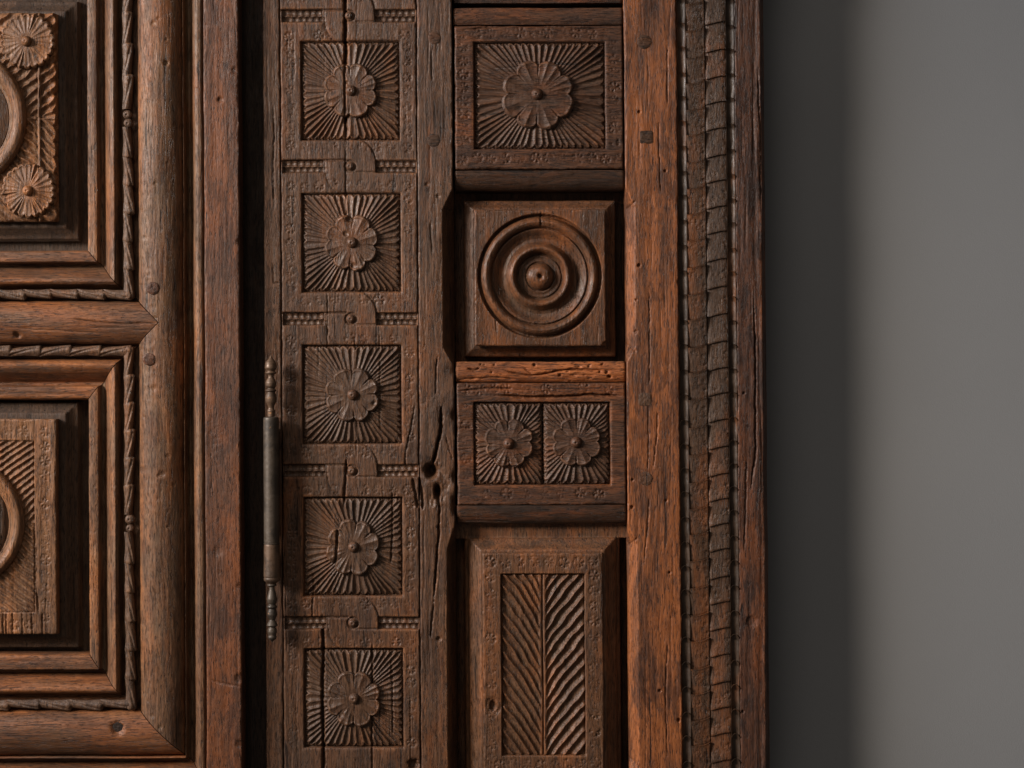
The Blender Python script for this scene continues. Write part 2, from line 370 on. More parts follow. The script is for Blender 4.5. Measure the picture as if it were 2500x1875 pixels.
def strip_v(name, us, hs, tops, bots, mat, step=5.0, seed=0, amp=.8, gap=1.2, depth=98.0, dress=None, res=2.0):
    """upright moulding with mitred ends: profile points us/hs; tops/bots give v where each profile line ends"""
    us = np.array(us, float); fine = np.arange(0, int((us[-1] - us[0]) / res) + 1) / max(1, int((us[-1] - us[0]) / res))
    uu = us[0] + (us[-1] - us[0]) * fine
    hh = np.interp(uu, us, hs); tp = np.interp(uu, us, tops) + gap; bt = np.interp(uu, us, bots) - gap
    m = int((bt.max() - tp.min()) / step) + 2
    t = np.linspace(0, 1, m)
    U = np.repeat(uu[:, None], m, 1); V = tp[:, None] * (1 - t) + bt[:, None] * t
    H = np.repeat(hh[:, None], m, 1) + undul(U, V, 'V', amp, seed)
    if dress: H = dress(H, U, V)
    return patch(name, U, V, H, mat, door, DZ, depth)
def strip_h(name, vs, hs, ends, mat, step=5.0, seed=0, amp=.8, gap=1.2, depth=98.0, dress=None, res=2.0):
    vs = np.array(vs, float); k = max(2, int(abs(vs[-1] - vs[0]) / res)); f = np.linspace(0, 1, k + 1)
    vv = vs[0] + (vs[-1] - vs[0]) * f
    o = np.argsort(vs)
    hh = np.interp(vv, vs[o], np.array(hs, float)[o]); en = np.interp(vv, vs[o], np.array(ends, float)[o]) - gap
    m = int((en.max() - UL) / step) + 2; t = np.linspace(0, 1, m)
    V = np.repeat(vv[:, None], m, 1); U = UL * (1 - t) + en[:, None] * t
    H = np.repeat(hh[:, None], m, 1) + undul(U, V, 'H', amp, seed)
    if dress: H = dress(H, U, V)
    return patch(name, U, V, H, mat, door, DZ, depth)

# profile of the field frame, from the recess outwards; breakpoints (upright u, height)
pu = [208, 210, 214, 226, 232, 234, 236, 243, 249, 256, 263, 271, 278, 284, 289, 292, 332]
ph = [-44, -30, -27, -25.5, -26, -27, -54, -56, -44, -32, -20, -12.0, -9.5, -15, -34, -46, -44]
def prof_map(A, B):                              # breakpoints of the level pieces
    return np.interp(pu, [208, 235, 292, 332], [A, *B])
vb1 = prof_map(607, (638, 700, 731))             # bottom of the upper field
vt2 = prof_map(974, (940, 872, 838))             # top of the lower field
vb2 = prof_map(1598, (1638, 1701, 1735))         # bottom of the lower field
def dress_m(seed, axis):
    def f(H, U, V):
        H = checks(H, U, V, axis, 9, seed, 40, 160, 1.4, 2.2)
        H -= 2.2 * np.clip(fbm(U / 8, V / 8, seed) - .45, 0, 1) * 2
        return H
    return f
strip_v("moulding", pu, ph, [VT] * len(pu), vb1, M_doorV, 4, 11, 1.0, dress=dress_m(1, 'V'))
strip_h("moulding", vb1, ph, pu, M_doorH, 4, 12, 1.0, dress=dress_m(2, 'H'))
strip_h("moulding", vt2, ph, pu, M_doorH, 4, 13, 1.0, dress=dress_m(3, 'H'))
strip_v("moulding", pu, ph, vt2, vb2, M_doorV, 4, 14, 1.0, dress=dress_m(4, 'V'))
strip_h("moulding", vb2, ph, pu, M_doorH, 4, 15, 1.0, dress=dress_m(5, 'H'))

# big half-round stile with the notch of the middle rail, and mitred foot
def big_h(t): return -40 + 46 * np.sqrt(np.clip(1 - (2 * t - 1) ** 2, 0, 1)) * (1 - .10 * t)
m = 700; tv = np.linspace(0, 1, m); s = np.linspace(0, 1, 60)
SS, TT = np.meshgrid(s, tv, indexing='ij')
V = VT + (1735 + SS * 113 - 1.5 - VT) * TT
notch = np.clip(1 - np.abs(V - 785) / 53.5, 0, 1) * 54
umin = 333 + notch + np.where(notch > 0, 1.6, 0)
U = umin + (446 - umin) * SS
H = big_h((U - 333) / 113) + undul(U, V, 'V', 1.5, 21)
H += 0.55 * np.clip(vn(U / 40, V / 120, 3) - .45, 0, 1) * np.sin(V / 3.6 + 4.5 * fbm(U / 20, V / 40, 8)) * sstep(0, .4, SS)      # plane chatter across the round
H = checks(H, U, V, 'V', 26, 31, 30, 120, 1.5, 2.4)
H = dent(H, U, V, 409, 152, 6, 6, 3)
rg0 = random.Random(12)
for i in range(34): H = dent(H, U, V, rg0.uniform(340, 440), rg0.uniform(0, 1850), rg0.uniform(2.5, 8), rg0.uniform(.8, 2.6), i)
big = patch("door_stile", U, V, H, M_doorV, door, DZ, 98)
# middle rail with pointed end
V2, T2 = np.meshgrid(np.linspace(732, 837.5, 54), np.linspace(0, 1, 150), indexing='ij')
en = 333 + np.clip(1 - np.abs(V2 - 785) / 53.5, 0, 1) * 54 - 1.2
U2 = UL + (en - UL) * T2; tt = (V2 - 731) / 108
H2 = big_h(tt) - 1 + undul(U2, V2, 'H', 1.3, 23)
H2 = crack(H2, U2, V2, [(170, 776), (220, 783), (262, 786), (300, 788), (384, 786)], 1.6, 5, 5)
H2 = crack(H2, U2, V2, [(40, 800), (140, 806), (260, 812)], 1.2, 3, 6)
H2 = dent(H2, U2, V2, 41, 815, 7, 8, 6)
H2 = checks(H2, U2, V2, 'H', 12, 33)
patch("door_rail", U2, V2, H2, M_doorH, door, DZ, 98)
# bottom rail
vs = 1735 + np.linspace(0, 1, 58) * 113
brail = strip_h("door_rail", vs, big_h((vs - 1735) / 113), 333 + (vs - 1735), M_doorH, 4, 25, 1.4,
        dress=lambda H, U, V: dent(checks(H, U, V, 'H', 14, 36), U, V, mu(287, 1777), mv(287, 1777), 15, 8, 5))
# outer bead, groove, and flat stile
ou = [447, 448, 449.5, 453, 457, 461, 466, 472, 478, 485, 492, 496, 498, 499.5]
oh = [-30, -8, -8, -32, -40, -40, -32, -18, -7, -3.0, -3.5, -6, -10, -14]
ov = 1849 + (np.array(ou) - 447)
strip_v("moulding", ou, oh, [VT] * len(ou), ov, M_doorV, 4, 27, .9, dress=dress_m(7, 'V'), res=1.5)
strip_h("moulding", ov, oh, ou, M_doorH, 4, 28, .9, dress=dress_m(8, 'H'), res=1.5)
U, V = grid(500.5, 586, VT, VB, 2, 2.5)
H = edge_round(U, V, 500.5, 586, VT, VB, 3.5, 3, 4, "lr") + undul(U, V, 'V', 1.0, 29)
H = checks(H, U, V, 'V', 34, 40, 30, 150, 1.5, 2.6)
for (x, y, r, d) in ((575, 172, 9, 3), (538, 243, 7, 4), (532, 1345, 12, 2), (585, 1655, 12, 3), (586, 590, 9, 3), (587, 1430, 8, 3), (584, 1815, 9, 3)):
    H = dent(H, U, V, mu(x, y), y, r, d, 4)
H -= 2.2 * np.exp(-((U - 522) / 26) ** 2 - ((V - 1068) / 48) ** 2) * (.5 + .5 * fbm(U / 7, V / 4, 44))
H = crack(H, U, V, [(512, 1660), (540, 1668), (586, 1676)], 2.0, 3, 9)
stile = patch("door_stile", U, V, H, M_doorstile, door, DZ, 104)
# recess floors with stepped bevel and raised, carved fields
def bevel_field(px0, px1, py0, py1, levels, parent, zb, mat, name="panel_bevel", seed=0, rs=3.0, shelf=False):
    """levels: list of (outset, height) from the field edge outwards"""
    mo = levels[-1][0]
    U, V = grid(px0 - mo, px1 + mo, py0 - mo, py1 + mo, rs, rs)
    d = np.maximum(np.maximum(px0 - U, U - px1), np.maximum(py0 - V, V - py1))
    o = [l[0] for l in levels]; h = [l[1] for l in levels]
    H = np.interp(d, o, h) + undul(U, V, 'V', .6, seed)
    if shelf: H = np.where(V < py0 - 30, np.maximum(H, -46 + 4 * np.clip((py0 - 62 - V) / 10, 0, 1)), H)
    keep = ~((d[:-1, :-1] < -8) & (d[1:, 1:] < -8))
    return patch(name, U, V, H, mat, parent, zb, 120 if zb > 0 else 106, keep=keep)
lev = [(-3, -42), (.5, -42), (14, -43), (15, -46), (30, -56), (40, -59), (41, -84), (100, -84)]

def peg(x, y, r, zb, parent, mat=M_peg, square=False, raise_=2.5, seed=0):
    raise_ *= .55
    n, k = 9, 36
    R, T = np.meshgrid(np.linspace(0.02, 1, n), np.linspace(0, 2 * np.pi, k, endpoint=False), indexing='ij')
    if square:
        rr = r / np.maximum(np.abs(np.cos(T)), np.abs(np.sin(T))) ** .85
    else:
        rr = r * (1 + .06 * fbm(np.cos(T) * 2 + seed, np.sin(T) * 2, seed + 2))
    u, v = mu(x, y), mv(x, y)
    U = u + R * rr * np.cos(T); V = v + R * rr * np.sin(T)
    H = raise_ * (1 - .8 * R ** 6) + .9 * fbm(U / 5, V / 3, seed + 8)
    return patch("peg", U, V, H, mat, parent, zb, 8, wob=.5, closed=True)

def ring_torus(name, u, v, prof, mat, parent, zb, depth=12, seg=180, seed=0, umax=None, r_noise=.6):
    """turned relief: prof = [(r, h), ...] from inside outwards"""
    rr = [p[0] for p in prof]; hh = [p[1] for p in prof]
    k = max(8, int((rr[-1] - rr[0]) / 1.8)); rf = np.linspace(rr[0], rr[-1], k)
    R, T = np.meshgrid(rf, np.linspace(0, 2 * np.pi, seg, endpoint=False), indexing='ij')
    U = u + R * np.cos(T); V = v + R * np.sin(T)
    H = np.interp(R, rr, hh) + undul(U, V, 'V', r_noise, seed)
    return patch(name, U, V, H, mat, parent, zb, depth, wob=.6, closed=True)

def hsh(i, seed=0): return (np.sin(i * 127.1 + seed * 311.7) * 43758.5453) % 1.0

def rosette(u, v, R, parent, mat, zb, h0=6.0, petals=8, flutes=2, seed=0, squash=1.0, notch=.14, groove=3.2, thick=10.0, rot=None, broken=None, splits=()):
    n = max(20, int(R / 1.9)); k = int(2 * np.pi * R / 2.2)
    q, T = np.meshgrid(np.linspace(.02, 1, n), np.linspace(0, 2 * np.pi, k, endpoint=False), indexing='ij')
    if rot is None: rot = 0.0
    a = (T - rot) * petals / (2 * np.pi) + .16 * fbm(np.cos(T) * 1.4 + seed, np.sin(T) * 1.4, seed)
    f = a % 1.0; pid = np.floor(a) % petals
    edge = 1 - notch * (1.25 if petals < 12 else 1) * np.abs(2 * f - 1) ** 3.0 - .035 * hsh(pid, seed)
    edge = edge * (1 + .012 * fbm(np.cos(T) * 6, np.sin(T) * 6, seed + 4))
    rad = R * q * edge
    U = u + rad * np.cos(T); V = v + rad * np.sin(T) * squash
    fl = flutes + (hsh(pid, seed + 9) > .72)
    g = (f * fl) % 1.0
    scoop = 1 - (2 * g - 1) ** 2
    H = h0 + (2.5 if petals < 12 else 0) - 1.2 * q - groove * (.72 if petals < 12 else 1) * scoop * sstep(.2, .85, q) * (0.75 + .5 * hsh(np.floor(f * fl) + pid * 3, seed))
    H += 2.4 * sstep(.25, .9, q) * (1 - np.abs(2 * f - 1) ** 2)                       # each petal swells
    H -= (5.0 if petals < 12 else 2.5) * np.exp(-(np.minimum(f, 1 - f) * R * q * 2 * np.pi / petals / 1.6) ** 2) * sstep(.5, .9, q)   # cut between petals
    H += 1.3 * np.exp(-((q - .93) / .035) ** 2)
    H -= 3.4 * sstep(.95, 1.0, q) + 1.0 * (1 - sstep(.1, .35, q))
    H += undul(U, V, 'V', .7, seed + 30)
    for c_ in splits: H = crack(H, U, V, *c_)
    if broken:
        for (du, dv, r, d) in broken: H = dent(H, U, V, u + du, v + dv, r, d, seed)
    return patch("rosette", U, V, H, mat, parent, zb, thick, wob=.6, closed=True)

def stud(u, v, r, parent, mat, zb, seed=0, hh=1.05):
    q, T = np.meshgrid(np.linspace(.03, 1, 14), np.linspace(0, 2 * np.pi, 40, endpoint=False), indexing='ij')
    U = u + r * q * np.cos(T) ; V = v + r * q * np.sin(T)
    H = r * hh * np.sqrt(np.clip(1 - (q * .985) ** 2, 0, 1)) - 3.0 * np.exp(-(np.hypot(U - u + 1.5, V - v - .5) / 2.2) ** 2) + .5 * fbm(U / 4, V / 4, seed)
    return patch("stud", U, V, H, mat, parent, zb, 6, wob=.6, closed=True)

def sunburst(u0, u1, v0, v1, cu, cv, parent, mat, zb, rays=44, dep=4.2, seed=0, axis='V', rfl=60, clip=None, step=1.9, ang=None, bow=.0):
    U, V = grid(u0 + .6, u1 - .6, v0 + .6, v1 - .6, step, step)
    x = U - cu; y = V - cv; r = np.hypot(x, y)
    T = np.arctan2(y, x) + bow * (r / 100) ** 2
    # ray spacing kept roughly even along the square rim
    Tw = T - .075 * np.sin(4 * T)
    a = Tw * rays / (2 * np.pi) + .38 * fbm(np.cos(T) * 3 + seed, np.sin(T) * 3 + r / 160, seed)
    f = a % 1.0; idn = np.floor(a) % rays
    scoop = 1 - np.abs(2 * f - 1) ** 1.8
    amp = 1.35 * dep * (.65 + .6 * hsh(idn, seed + 3)) * np.clip(.55 + (r - rfl) / 120, .4, 1.3)
    H = 2.2 - amp * scoop - 2.0 * sstep(rfl, rfl + 90, r)
    d = np.minimum(np.minimum(U - u0, u1 - U), np.minimum(V - v0, v1 - V))
    cut = 10.5 * (1 - .95 * (4 * f * (1 - f)) ** .8) + 1.5
    H -= 8.0 * (1 - sstep(cut - 2.2, cut + 1.0, d))
    H += undul(U, V, axis, .8, seed + 50)
    if clip: H = clip(H, U, V)
    return patch("sunburst", U, V, H, mat, parent, zb, 16, wob=1.0)

# upper door panel --------------------------------------------------
PZ = DZ - 14
f1 = (mu(137, 300), 538.0)
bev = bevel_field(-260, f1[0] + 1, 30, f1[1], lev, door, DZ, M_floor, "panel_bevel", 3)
U, V = grid(-235, f1[0], 28, f1[1], 1.9, 1.9)
H = edge_round(U, V, -235, f1[0], 28, f1[1], 4, 3, 7, "lrtb") + undul(U, V, 'V', 1.1, 60) - 1.0
uc, vc = -113 + 4, 285.0
x, y = U - uc, V - vc; rr_ = np.hypot(x, y)
# feathered leaves around the ring, mirrored about a level line; ribs upright at u~95
rib = mu(96, 285)
side = np.where(U < rib, 1.0, -1.0); vv = np.abs(V - vc)
ph1 = (vv * 1.15 + np.where(U < rib, (rib - U), (U - rib) * -1.0 + 40) * .9) / 30.0
ph1 = ph1 + .3 * fbm(U / 26, V / 26, 61)
g = ph1 % 1.0
H -= 7.5 * (1 - np.abs(2 * g - 1) ** 1.5) * sstep(2, 8, np.abs(U - rib)) * sstep(1, 6, vv)
ph2 = (vv - (rib - U) * .9) / 40 + .3 * fbm(U / 20, V / 20, 62); g2 = ph2 % 1.0
H -= 2.4 * (1 - (2 * g2 - 1) ** 2) * (V < vc) * (U > rib)
H += 2.2 * np.exp(-((U - rib) / 2.5) ** 2) - 4.0 * np.exp(-((U - rib + 5) / 2.0) ** 2) - 3.5 * np.exp(-((V - vc) / 1.6) ** 2)
H = np.where(rr_ < 166, -12, H)
sc_e = 7 * (1 - np.abs(np.sin(np.pi * V / 39 + .6)) ** .7)                         # scalloped outer rim
H -= 14 * (1 - sstep(sc_e - 1, sc_e + 2, f1[0] - U))
H -= 2 * np.exp(-((np.minimum(V - 28, f1[1] - V)) / 7) ** 2)
H = checks(H, U, V, 'V', 16, 63, 40, 220, 1.1, 2.5)
patch("door_panel", U, V, H, M_dpanel, door, PZ, 34)
ring_torus("disc_ring", uc, vc, [(132, -6), (136, -3), (139, -5), (141, 2), (146, 9), (154, 14), (162, 14.5), (170, 11), (175, 5), (176.5, 0)], M_dpanel, door, PZ, 8, 260, 4)
ring_torus("disc", uc, vc, [(2, -4), (60, -6), (84, -2), (100, 5), (116, 1), (128, -3), (131.5, -4)], M_leaf, door, PZ, 12, 200, 5)
for (x, y, R, sd) in ((67, 101, 70, 1), (70, 466, 68, 2)):
    u, v = mu(x, y), mv(x, y)
    rosette(u, v, R, door, M_dpanel, PZ, 10, 22, 1, sd * 7, 1.0, .09, 6.0, 12)
    stud(u - 2, v, 13, door, M_dpanel, PZ + 9, sd)
    u = 2 * uc - u; rosette(u, v, R, door, M_dpanel, PZ, 10, 22, 1, sd * 7 + 3, 1.0, .09, 6.0, 12); stud(u, v, 13, door, M_dpanel, PZ + 9, sd + 4)

# lower door panel --------------------------------------------------
f2u = mu(138, 1280); f2v = (1020.0, 1546.0)
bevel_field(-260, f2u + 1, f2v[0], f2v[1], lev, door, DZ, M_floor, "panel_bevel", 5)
U, V = grid(-235, f2u, f2v[0], f2v[1], 1.9, 1.9)
H = edge_round(U, V, -235, f2u, f2v[0], f2v[1], 4, 3, 9, "lrtb") + undul(U, V, 'V', 1.6, 64) - 1.0
RR2 = np.hypot(U + 103, V - 1274)
iu = mu(83, 1250); iv0, iv1 = 1072.0, 1494.0
ins = (U < iu) & (V > iv0) & (V < iv1)
vc2 = 1274.0; uc2 = -103.0
vv = np.abs(V - vc2)
a = (vv * 1.0 - (iu - U) * -1.0 * .9)
a = (vv + (iu - U) * .85 + .06 * (vv / 10) ** 2) / 20.5 + .25 * fbm(U / 30, V / 30, 66)
g = a % 1.0
cv_ = -1.5 - 5.6 * (1 - np.abs(2 * g - 1) ** 1.7) * np.where(V > vc2, 1.15 + .3 * fbm(U / 18, V / 18, 67), 1.1)
de = np.minimum(np.minimum(iu - U, V - iv0), iv1 - V)
H = np.where(ins, H + cv_ - 3.5 * np.exp(-(de / 1.8) ** 2), H)
rg = random.Random(5)
for i in range(15):
    H = stamp(H, U, V, iu + 27, 1050 + i * 35, 12, 2.6, rg.random(), i)
for i in range(4):
    H = stamp(H, U, V, iu - 25 - i * 38, 1046, 12, 2.0, rg.random(), i + 40)
    H = stamp(H, U, V, iu - 12 - i * 36, 1521, 12, 2.4, rg.random(), i + 50)
H = checks(H, U, V, 'V', 30, 68, 40, 200, 1.4, 4.0)
H = crack(H, U, V, [(80, 1290), (86, 1340), (84, 1420), (92, 1500)], 2.2, 7, 8)
for xx in (5, 28, 52, 75, 100, 12): H = crack(H, U, V, [(xx, 1490), (xx + 1, 1552)], 1.2, 6, xx)
H = np.where(RR2 < 152, -12, H)
patch("door_panel", U, V, H, M_dpanel, door, PZ, 34)
ring_torus("disc_ring", uc2, vc2, [(122, -6), (126, -2), (129, -5), (131, 2), (137, 9), (145, 13), (152, 12), (158, 6), (161, 0)], M_dpanel, door, PZ, 8, 240, 6, r_noise=1.2)
ring_torus("disc", uc2, vc2, [(2, 4), (60, 2), (90, 6), (108, 4), (118, -2), (121.5, -5)], M_leaf, door, PZ, 12, 200, 7, r_noise=3.0)

# carved leaves along the frame ------------------------------------
def leaf(p0, p1, w, outv, zb, seed, bend=0.0):
    """leaf from p0 (narrow end) to p1 (wide tip); outv: unit vector towards the outer side"""
    p0 = np.array(p0, float); p1 = np.array(p1, float); outv = np.array(outv, float)
    L = np.linalg.norm(p1 - p0); d = (p1 - p0) / L
    s_, b_ = np.meshgrid(np.linspace(0, 1, max(8, int(L / 2.4))), np.linspace(0, 1, 13), indexing='ij')
    outer = w * (.76 + .30 * s_ ** .9) * (1 - .30 * sstep(.93, 1.0, s_))
    inner = w * (.0 + .10 * np.sin(np.pi * s_))
    q = inner + (outer - inner) * b_
    over = 8 * b_ * sstep(.5, 1, s_)
    P = p0[None, None] + d * (s_ * L + over)[..., None] + outv * q[..., None]
    vein = .15 + .75 * s_
    H = 2.0 + 4.5 * s_ * (.3 + .7 * b_) + 6.0 * np.sin(np.pi * np.clip(b_, 0.02, .98)) ** .8 - 2.4 * np.exp(-((b_ - vein) / .10) ** 2) + .8 * np.exp(-((b_ - vein - .2) / .12) ** 2)
    H -= 3.2 * sstep(.9, 1, b_) + 2.5 * sstep(.95, 1, s_) 
    H += 1.0 * fbm(P[..., 0] / 9, P[..., 1] / 9, seed)
    return patch("carved_leaf", P[..., 0], P[..., 1], H, M_leaf, door, zb, 12, wob=.8)
LZ = DZ - 23
rgl = random.Random(9)
def leaf_run(fixed, a, b, n, w, outv, axis, jit=2.0):
    for i in range(n):
        t0 = a + (b - a) * i / n; t1 = a + (b - a) * (i + 1) / n
        j = rgl.uniform(-jit, jit)
        p0 = (fixed, t0 - .04 * (b - a) / n + j * .3) if axis == 'V' else (t0, fixed)
        p1 = (fixed + j * .3, t1) if axis == 'V' else (t1, fixed + j * .3)
        leaf(p0, p1, w + j, outv, LZ, int(i * 7 + fixed + a))
def berry(u, v, r): 
    o = stud(u, v, r, door, M_leaf, LZ + 2, int(v), .6); o.name = "carved_berry"
leaf_run(302, 262, -45, 4, 27, (1, 0), 'V')
berry(314, 278, 11); berry(316, 299, 11)
leaf_run(302, 312, 722, 6, 26, (1, 0), 'V')
leaf_run(302, 1252, 850, 6, 26, (1, 0), 'V')
berry(316, 1266, 12); berry(316, 1288, 10)
leaf_run(302, 1300, 1725, 6, 26, (1, 0), 'V')
leaf_run(704, -70, 318, 6, 25, (0, 1), 'H')
leaf_run(868, -50, 318, 5, 27, (0, -1), 'H')
leaf_run(1705, -60, 318, 5, 25, (0, 1), 'H')
peg(373, 703, 15.5, DZ + 4.5, big, M_doorstile, False, 5, 1); peg(364, 877, 15.5, DZ + 3.0, big, M_doorstile, False, 5, 2)
pk = peg(287, 1777, 13, DZ - 3, brail, M_core, False, 1.0, 3); pk.name = 'hole_shade_disc'  # near-black disc in the dent paints the dark inside of the hole

# ---- frame left of the column -------------------------------------
U, V = grid(584, 646, VT, VB, 4, 8)
H = -30 + 6 * np.exp(-((U - 608) / 16) ** 2) + undul(U, V, 'V', 1, 70)
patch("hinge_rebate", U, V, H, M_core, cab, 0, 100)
def col_strip(name, u0, u1, mat, cracks=(), nchk=30, seed=0, dents=(), extra=None, step=(2, 2), sides="lr", parent=None):
    U, V = grid(u0, u1, VT, VB, *step)
    H = edge_round(U, V, u0, u1, VT, VB, 3.2, 3.0, seed, sides) + undul(U, V, 'V', 1.1, seed + 71)
    H = checks(H, U, V, 'V', nchk, seed + 72, 40, 220, 1.3, 2.6)
    for c in cracks: H = crack(H, U, V, *c)
    for dd in dents: H = dent(H, U, V, *dd)
    keep = None
    if extra: H = extra(H, U, V)
    return patch(name, U, V, H, mat, parent or cab, 0, 112)
s1 = col_strip("hinge_stile", 646, 687, M_col, [([(671, 250), (672, 330), (669, 420), (672, 520)], 1.5, 4), ([(668, 640), (670, 690), (684, 690)], 1.3, 4)], 16, 1)

# ---- carved column board ------------------------------------------
bu0, bu1 = 689.0, 1021.0
cu0 = 859.5; CYS = [221, 591.5, 962.5, 1334, 1704]; HS = 120.5
BY = [38.5, 405.5, 778, 1149, 1521]
U, V = grid(bu0, bu1, VT, VB, 2, 2)
H = edge_round(U, V, bu0, bu1, VT, VB, 3, 3, 3, "lr") + undul(U, V, 'V', 1.0, 80)
dq = np.full(U.shape, 1e9)
for cy in CYS: dq = np.minimum(dq, np.maximum(np.abs(U - cu0), np.abs(V - cy)) - HS)
H -= 14 * (1 - sstep(-1.5, 1.0, dq)) + 1.2 * np.exp(-(dq / 4) ** 2)
for bi, by in enumerate(BY):
    for (a0, a1) in ((bu0 + 3, 792), (920, bu1 - 2)):
        dd = np.maximum(np.maximum(a0 - U, U - a1), np.abs(V - by) - 14.5)
        H -= 12 * (1 - sstep(-1.2, 1.0, dd))
    # the two scroll arcs that tie one square to the next
    for sgn, ec in ((1, by - 4), (-1, by + 6)):
        x = (U - (cu0 + sgn * 10)) * sgn; y = (ec - V) * sgn
        rr = np.hypot(x / 51, y / 63)
        rng = (x > 0) & (y > -2) & (y < 64)
        d = (rr - 1) * 50
        H -= np.where(rng, 3.4 * np.exp(-np.clip(d, 0, None) / 9.0) * (d > 0) + 1.5 * np.exp(-(d / 2) ** 2), 0)
        rg2 = (y <= 0) & (y > -18) & (x > 30)
        d2 = x - 51
        H -= np.where(rg2, 4.0 * np.exp(-np.clip(d2, 0, None) / 8.0) * (d2 > 0), 0)
    H -= 5.5 * np.exp(-((V - by + 14.5) / 1.8) ** 2) * ((U > 690) & (U < 848)) 
    H -= 3.0 * np.exp(-((V - by - 14.5) / 1.6) ** 2) * ((U > 866) & (U < 1018))
    H -= 5 * np.exp(-((np.hypot(U - 858, V - by) - 13) / 1.8) ** 2)
    for k in range(9):
        for dv in (-47 + (k % 3), 48 - (k % 2)):
            if abs(U.min() - 0) >= 0: H = stamp(H, U, V, 712 + k * 35.5 + rg.uniform(-3, 3), by + dv + rg.uniform(-2, 2), 12, 2.3, rg.random(), bi * 20 + k)
for ci, cy in enumerate(CYS):
    for k in range(7):
        vv_ = cy - 105 + k * 35
        H = stamp(H, U, V, 712 + rg.uniform(-1, 1), vv_ + rg.uniform(-3, 3), 12, 2.2, rg.random(), ci * 9 + k)
        H = stamp(H, U, V, 1000 + rg.uniform(-1, 1), vv_ + rg.uniform(-3, 3), 11, 2.4, rg.random(), ci * 11 + k)
colcr = [([(850, -60), (848, 60), (847, 180), (847, 345)], 3.0, 26, 1), ([(846, 345), (847, 520), (846, 700)], 1.5, 5, 2), ([(783, 1500), (785, 1600), (784, 1700), (784, 1960)], 2.8, 22, 3),
         ([(905, 1560), (904, 1700), (902, 1940)], 1.6, 8, 4), ([(845, 1120), (841, 1180), (836, 1240)], 2.2, 11, 5), ([(868, 800), (866, 960), (869, 1140)], 1.2, 4, 6),
         ([(956, 1190), (955, 1300), (951, 1380)], 1.8, 8, 7), ([(1012, 980), (1004, 1040), (990, 1100), (986, 1160)], 1.4, 5, 8), ([(1005, 1165), (1014, 1210), (1018, 1240)], 3.0, 12, 9),
         ([(760, 1390), (762, 1450), (757, 1520)], 1.3, 5, 10), ([(950, 1600), (954, 1700), (953, 1800)], 1.4, 5, 11), ([(800, 700), (801, 800), (800, 850)], 1.1, 4, 12), ([(927, 800), (928, 950), (927, 1060)], 1.1, 4, 13)]
for c in colcr: H = crack(H, U, V, *c)
H = checks(H, U, V, 'V', 70, 84, 40, 260, 1.2, 3.0)
H = dent(H, U, V, 1004, 1866, 12, 14, 2)
keep = ~((dq[:-1, :-1] < -4) & (dq[1:, 1:] < -4) & (dq[:-1, 1:] < -4) & (dq[1:, :-1] < -4))
column = patch("carved_column", U, V, H, M_col, cab, 0, 112, keep=keep)
def colclip(H, U, V):
    for c in colcr: H = crack(H, U, V, *c)
    return checks(H, U, V, 'V', 5, int(V.mean()), 60, 200, 1.1, 2.4)
BRK = {0: [(-58, 28, 9, 4), (-9, -20, 4, 5)], 1: [(-2, -58, 9, 6), (-14, -22, 6, 4), (5, 58, 8, 4)], 3: [], 2: [(54, 20, 6, 5)], 4: [(-30, 40, 7, 3)]}
for i, cy in enumerate(CYS):
    sunburst(cu0 - HS, cu0 + HS, cy - HS, cy + HS, cu0 + 1, cy + 1, column, M_carve, -1.5, 52 + (i % 3), 5.0, 100 + i, 'V', 60, colclip)
    rosette(cu0 + 1, cy + 1.5, 68.5, column, M_carve, -4, 9.5, 8, 2, 110 + i, (1.02, 1.04, 1.0, 1.05, 1.02)[i], .13, 3.4, 8, (0.0, .07, -.05, .10, .03)[i], BRK.get(i), [([(cu0 - 37, cy - 46), (cu0 - 38, cy - 10), (cu0 - 40, cy + 30), (cu0 - 46, cy + 48)], 2.6, 13, 3)] if i == 3 else ([([(cu0 - 12, cy - 70), (cu0 - 13, cy), (cu0 - 12, cy + 70)], 2.0, 10, 4)] if i == 0 else ()))
    stud(cu0 + 2, cy + 1, 14, column, M_col, 3.5, i)
def scallops(u0, u1, by, parent, seed):
    U, V = grid(u0, u1, by - 13.8, by + 13.8, 1.5, 1.5)
    cw = 16.0
    row = (V > by)
    x = ((U - u0) / cw + np.where(row, .5, 0)) % 1.0 - .5
    y = np.where(row, (V - by) / 14 , (by - V) / 14)          # 0 at the middle line
    r = np.hypot(x * 1.7, (y - .55) * 1.5)
    H = -4.0 - 5.5 * np.clip(1 - r ** 2, -0.9, 1) - 1.5 * np.where(row, 1, 0) + .6 * fbm(U / 5, V / 5, seed)
    H -= 1.6 * np.exp(-(np.minimum(np.abs(x), 1) * 0 + (.5 - np.abs(x)) * cw / 1.4) ** 2)
    return patch("scalloped_band", U, V, H, M_carve, parent, 0, 10)
for i, by in enumerate(BY):
    scallops(bu0 + 4, 791, by, column, i); scallops(921, bu1 - 3, by, column, i + 20)
    stud(858, by, 10.5, column, M_col, -4, i + 9, .95)

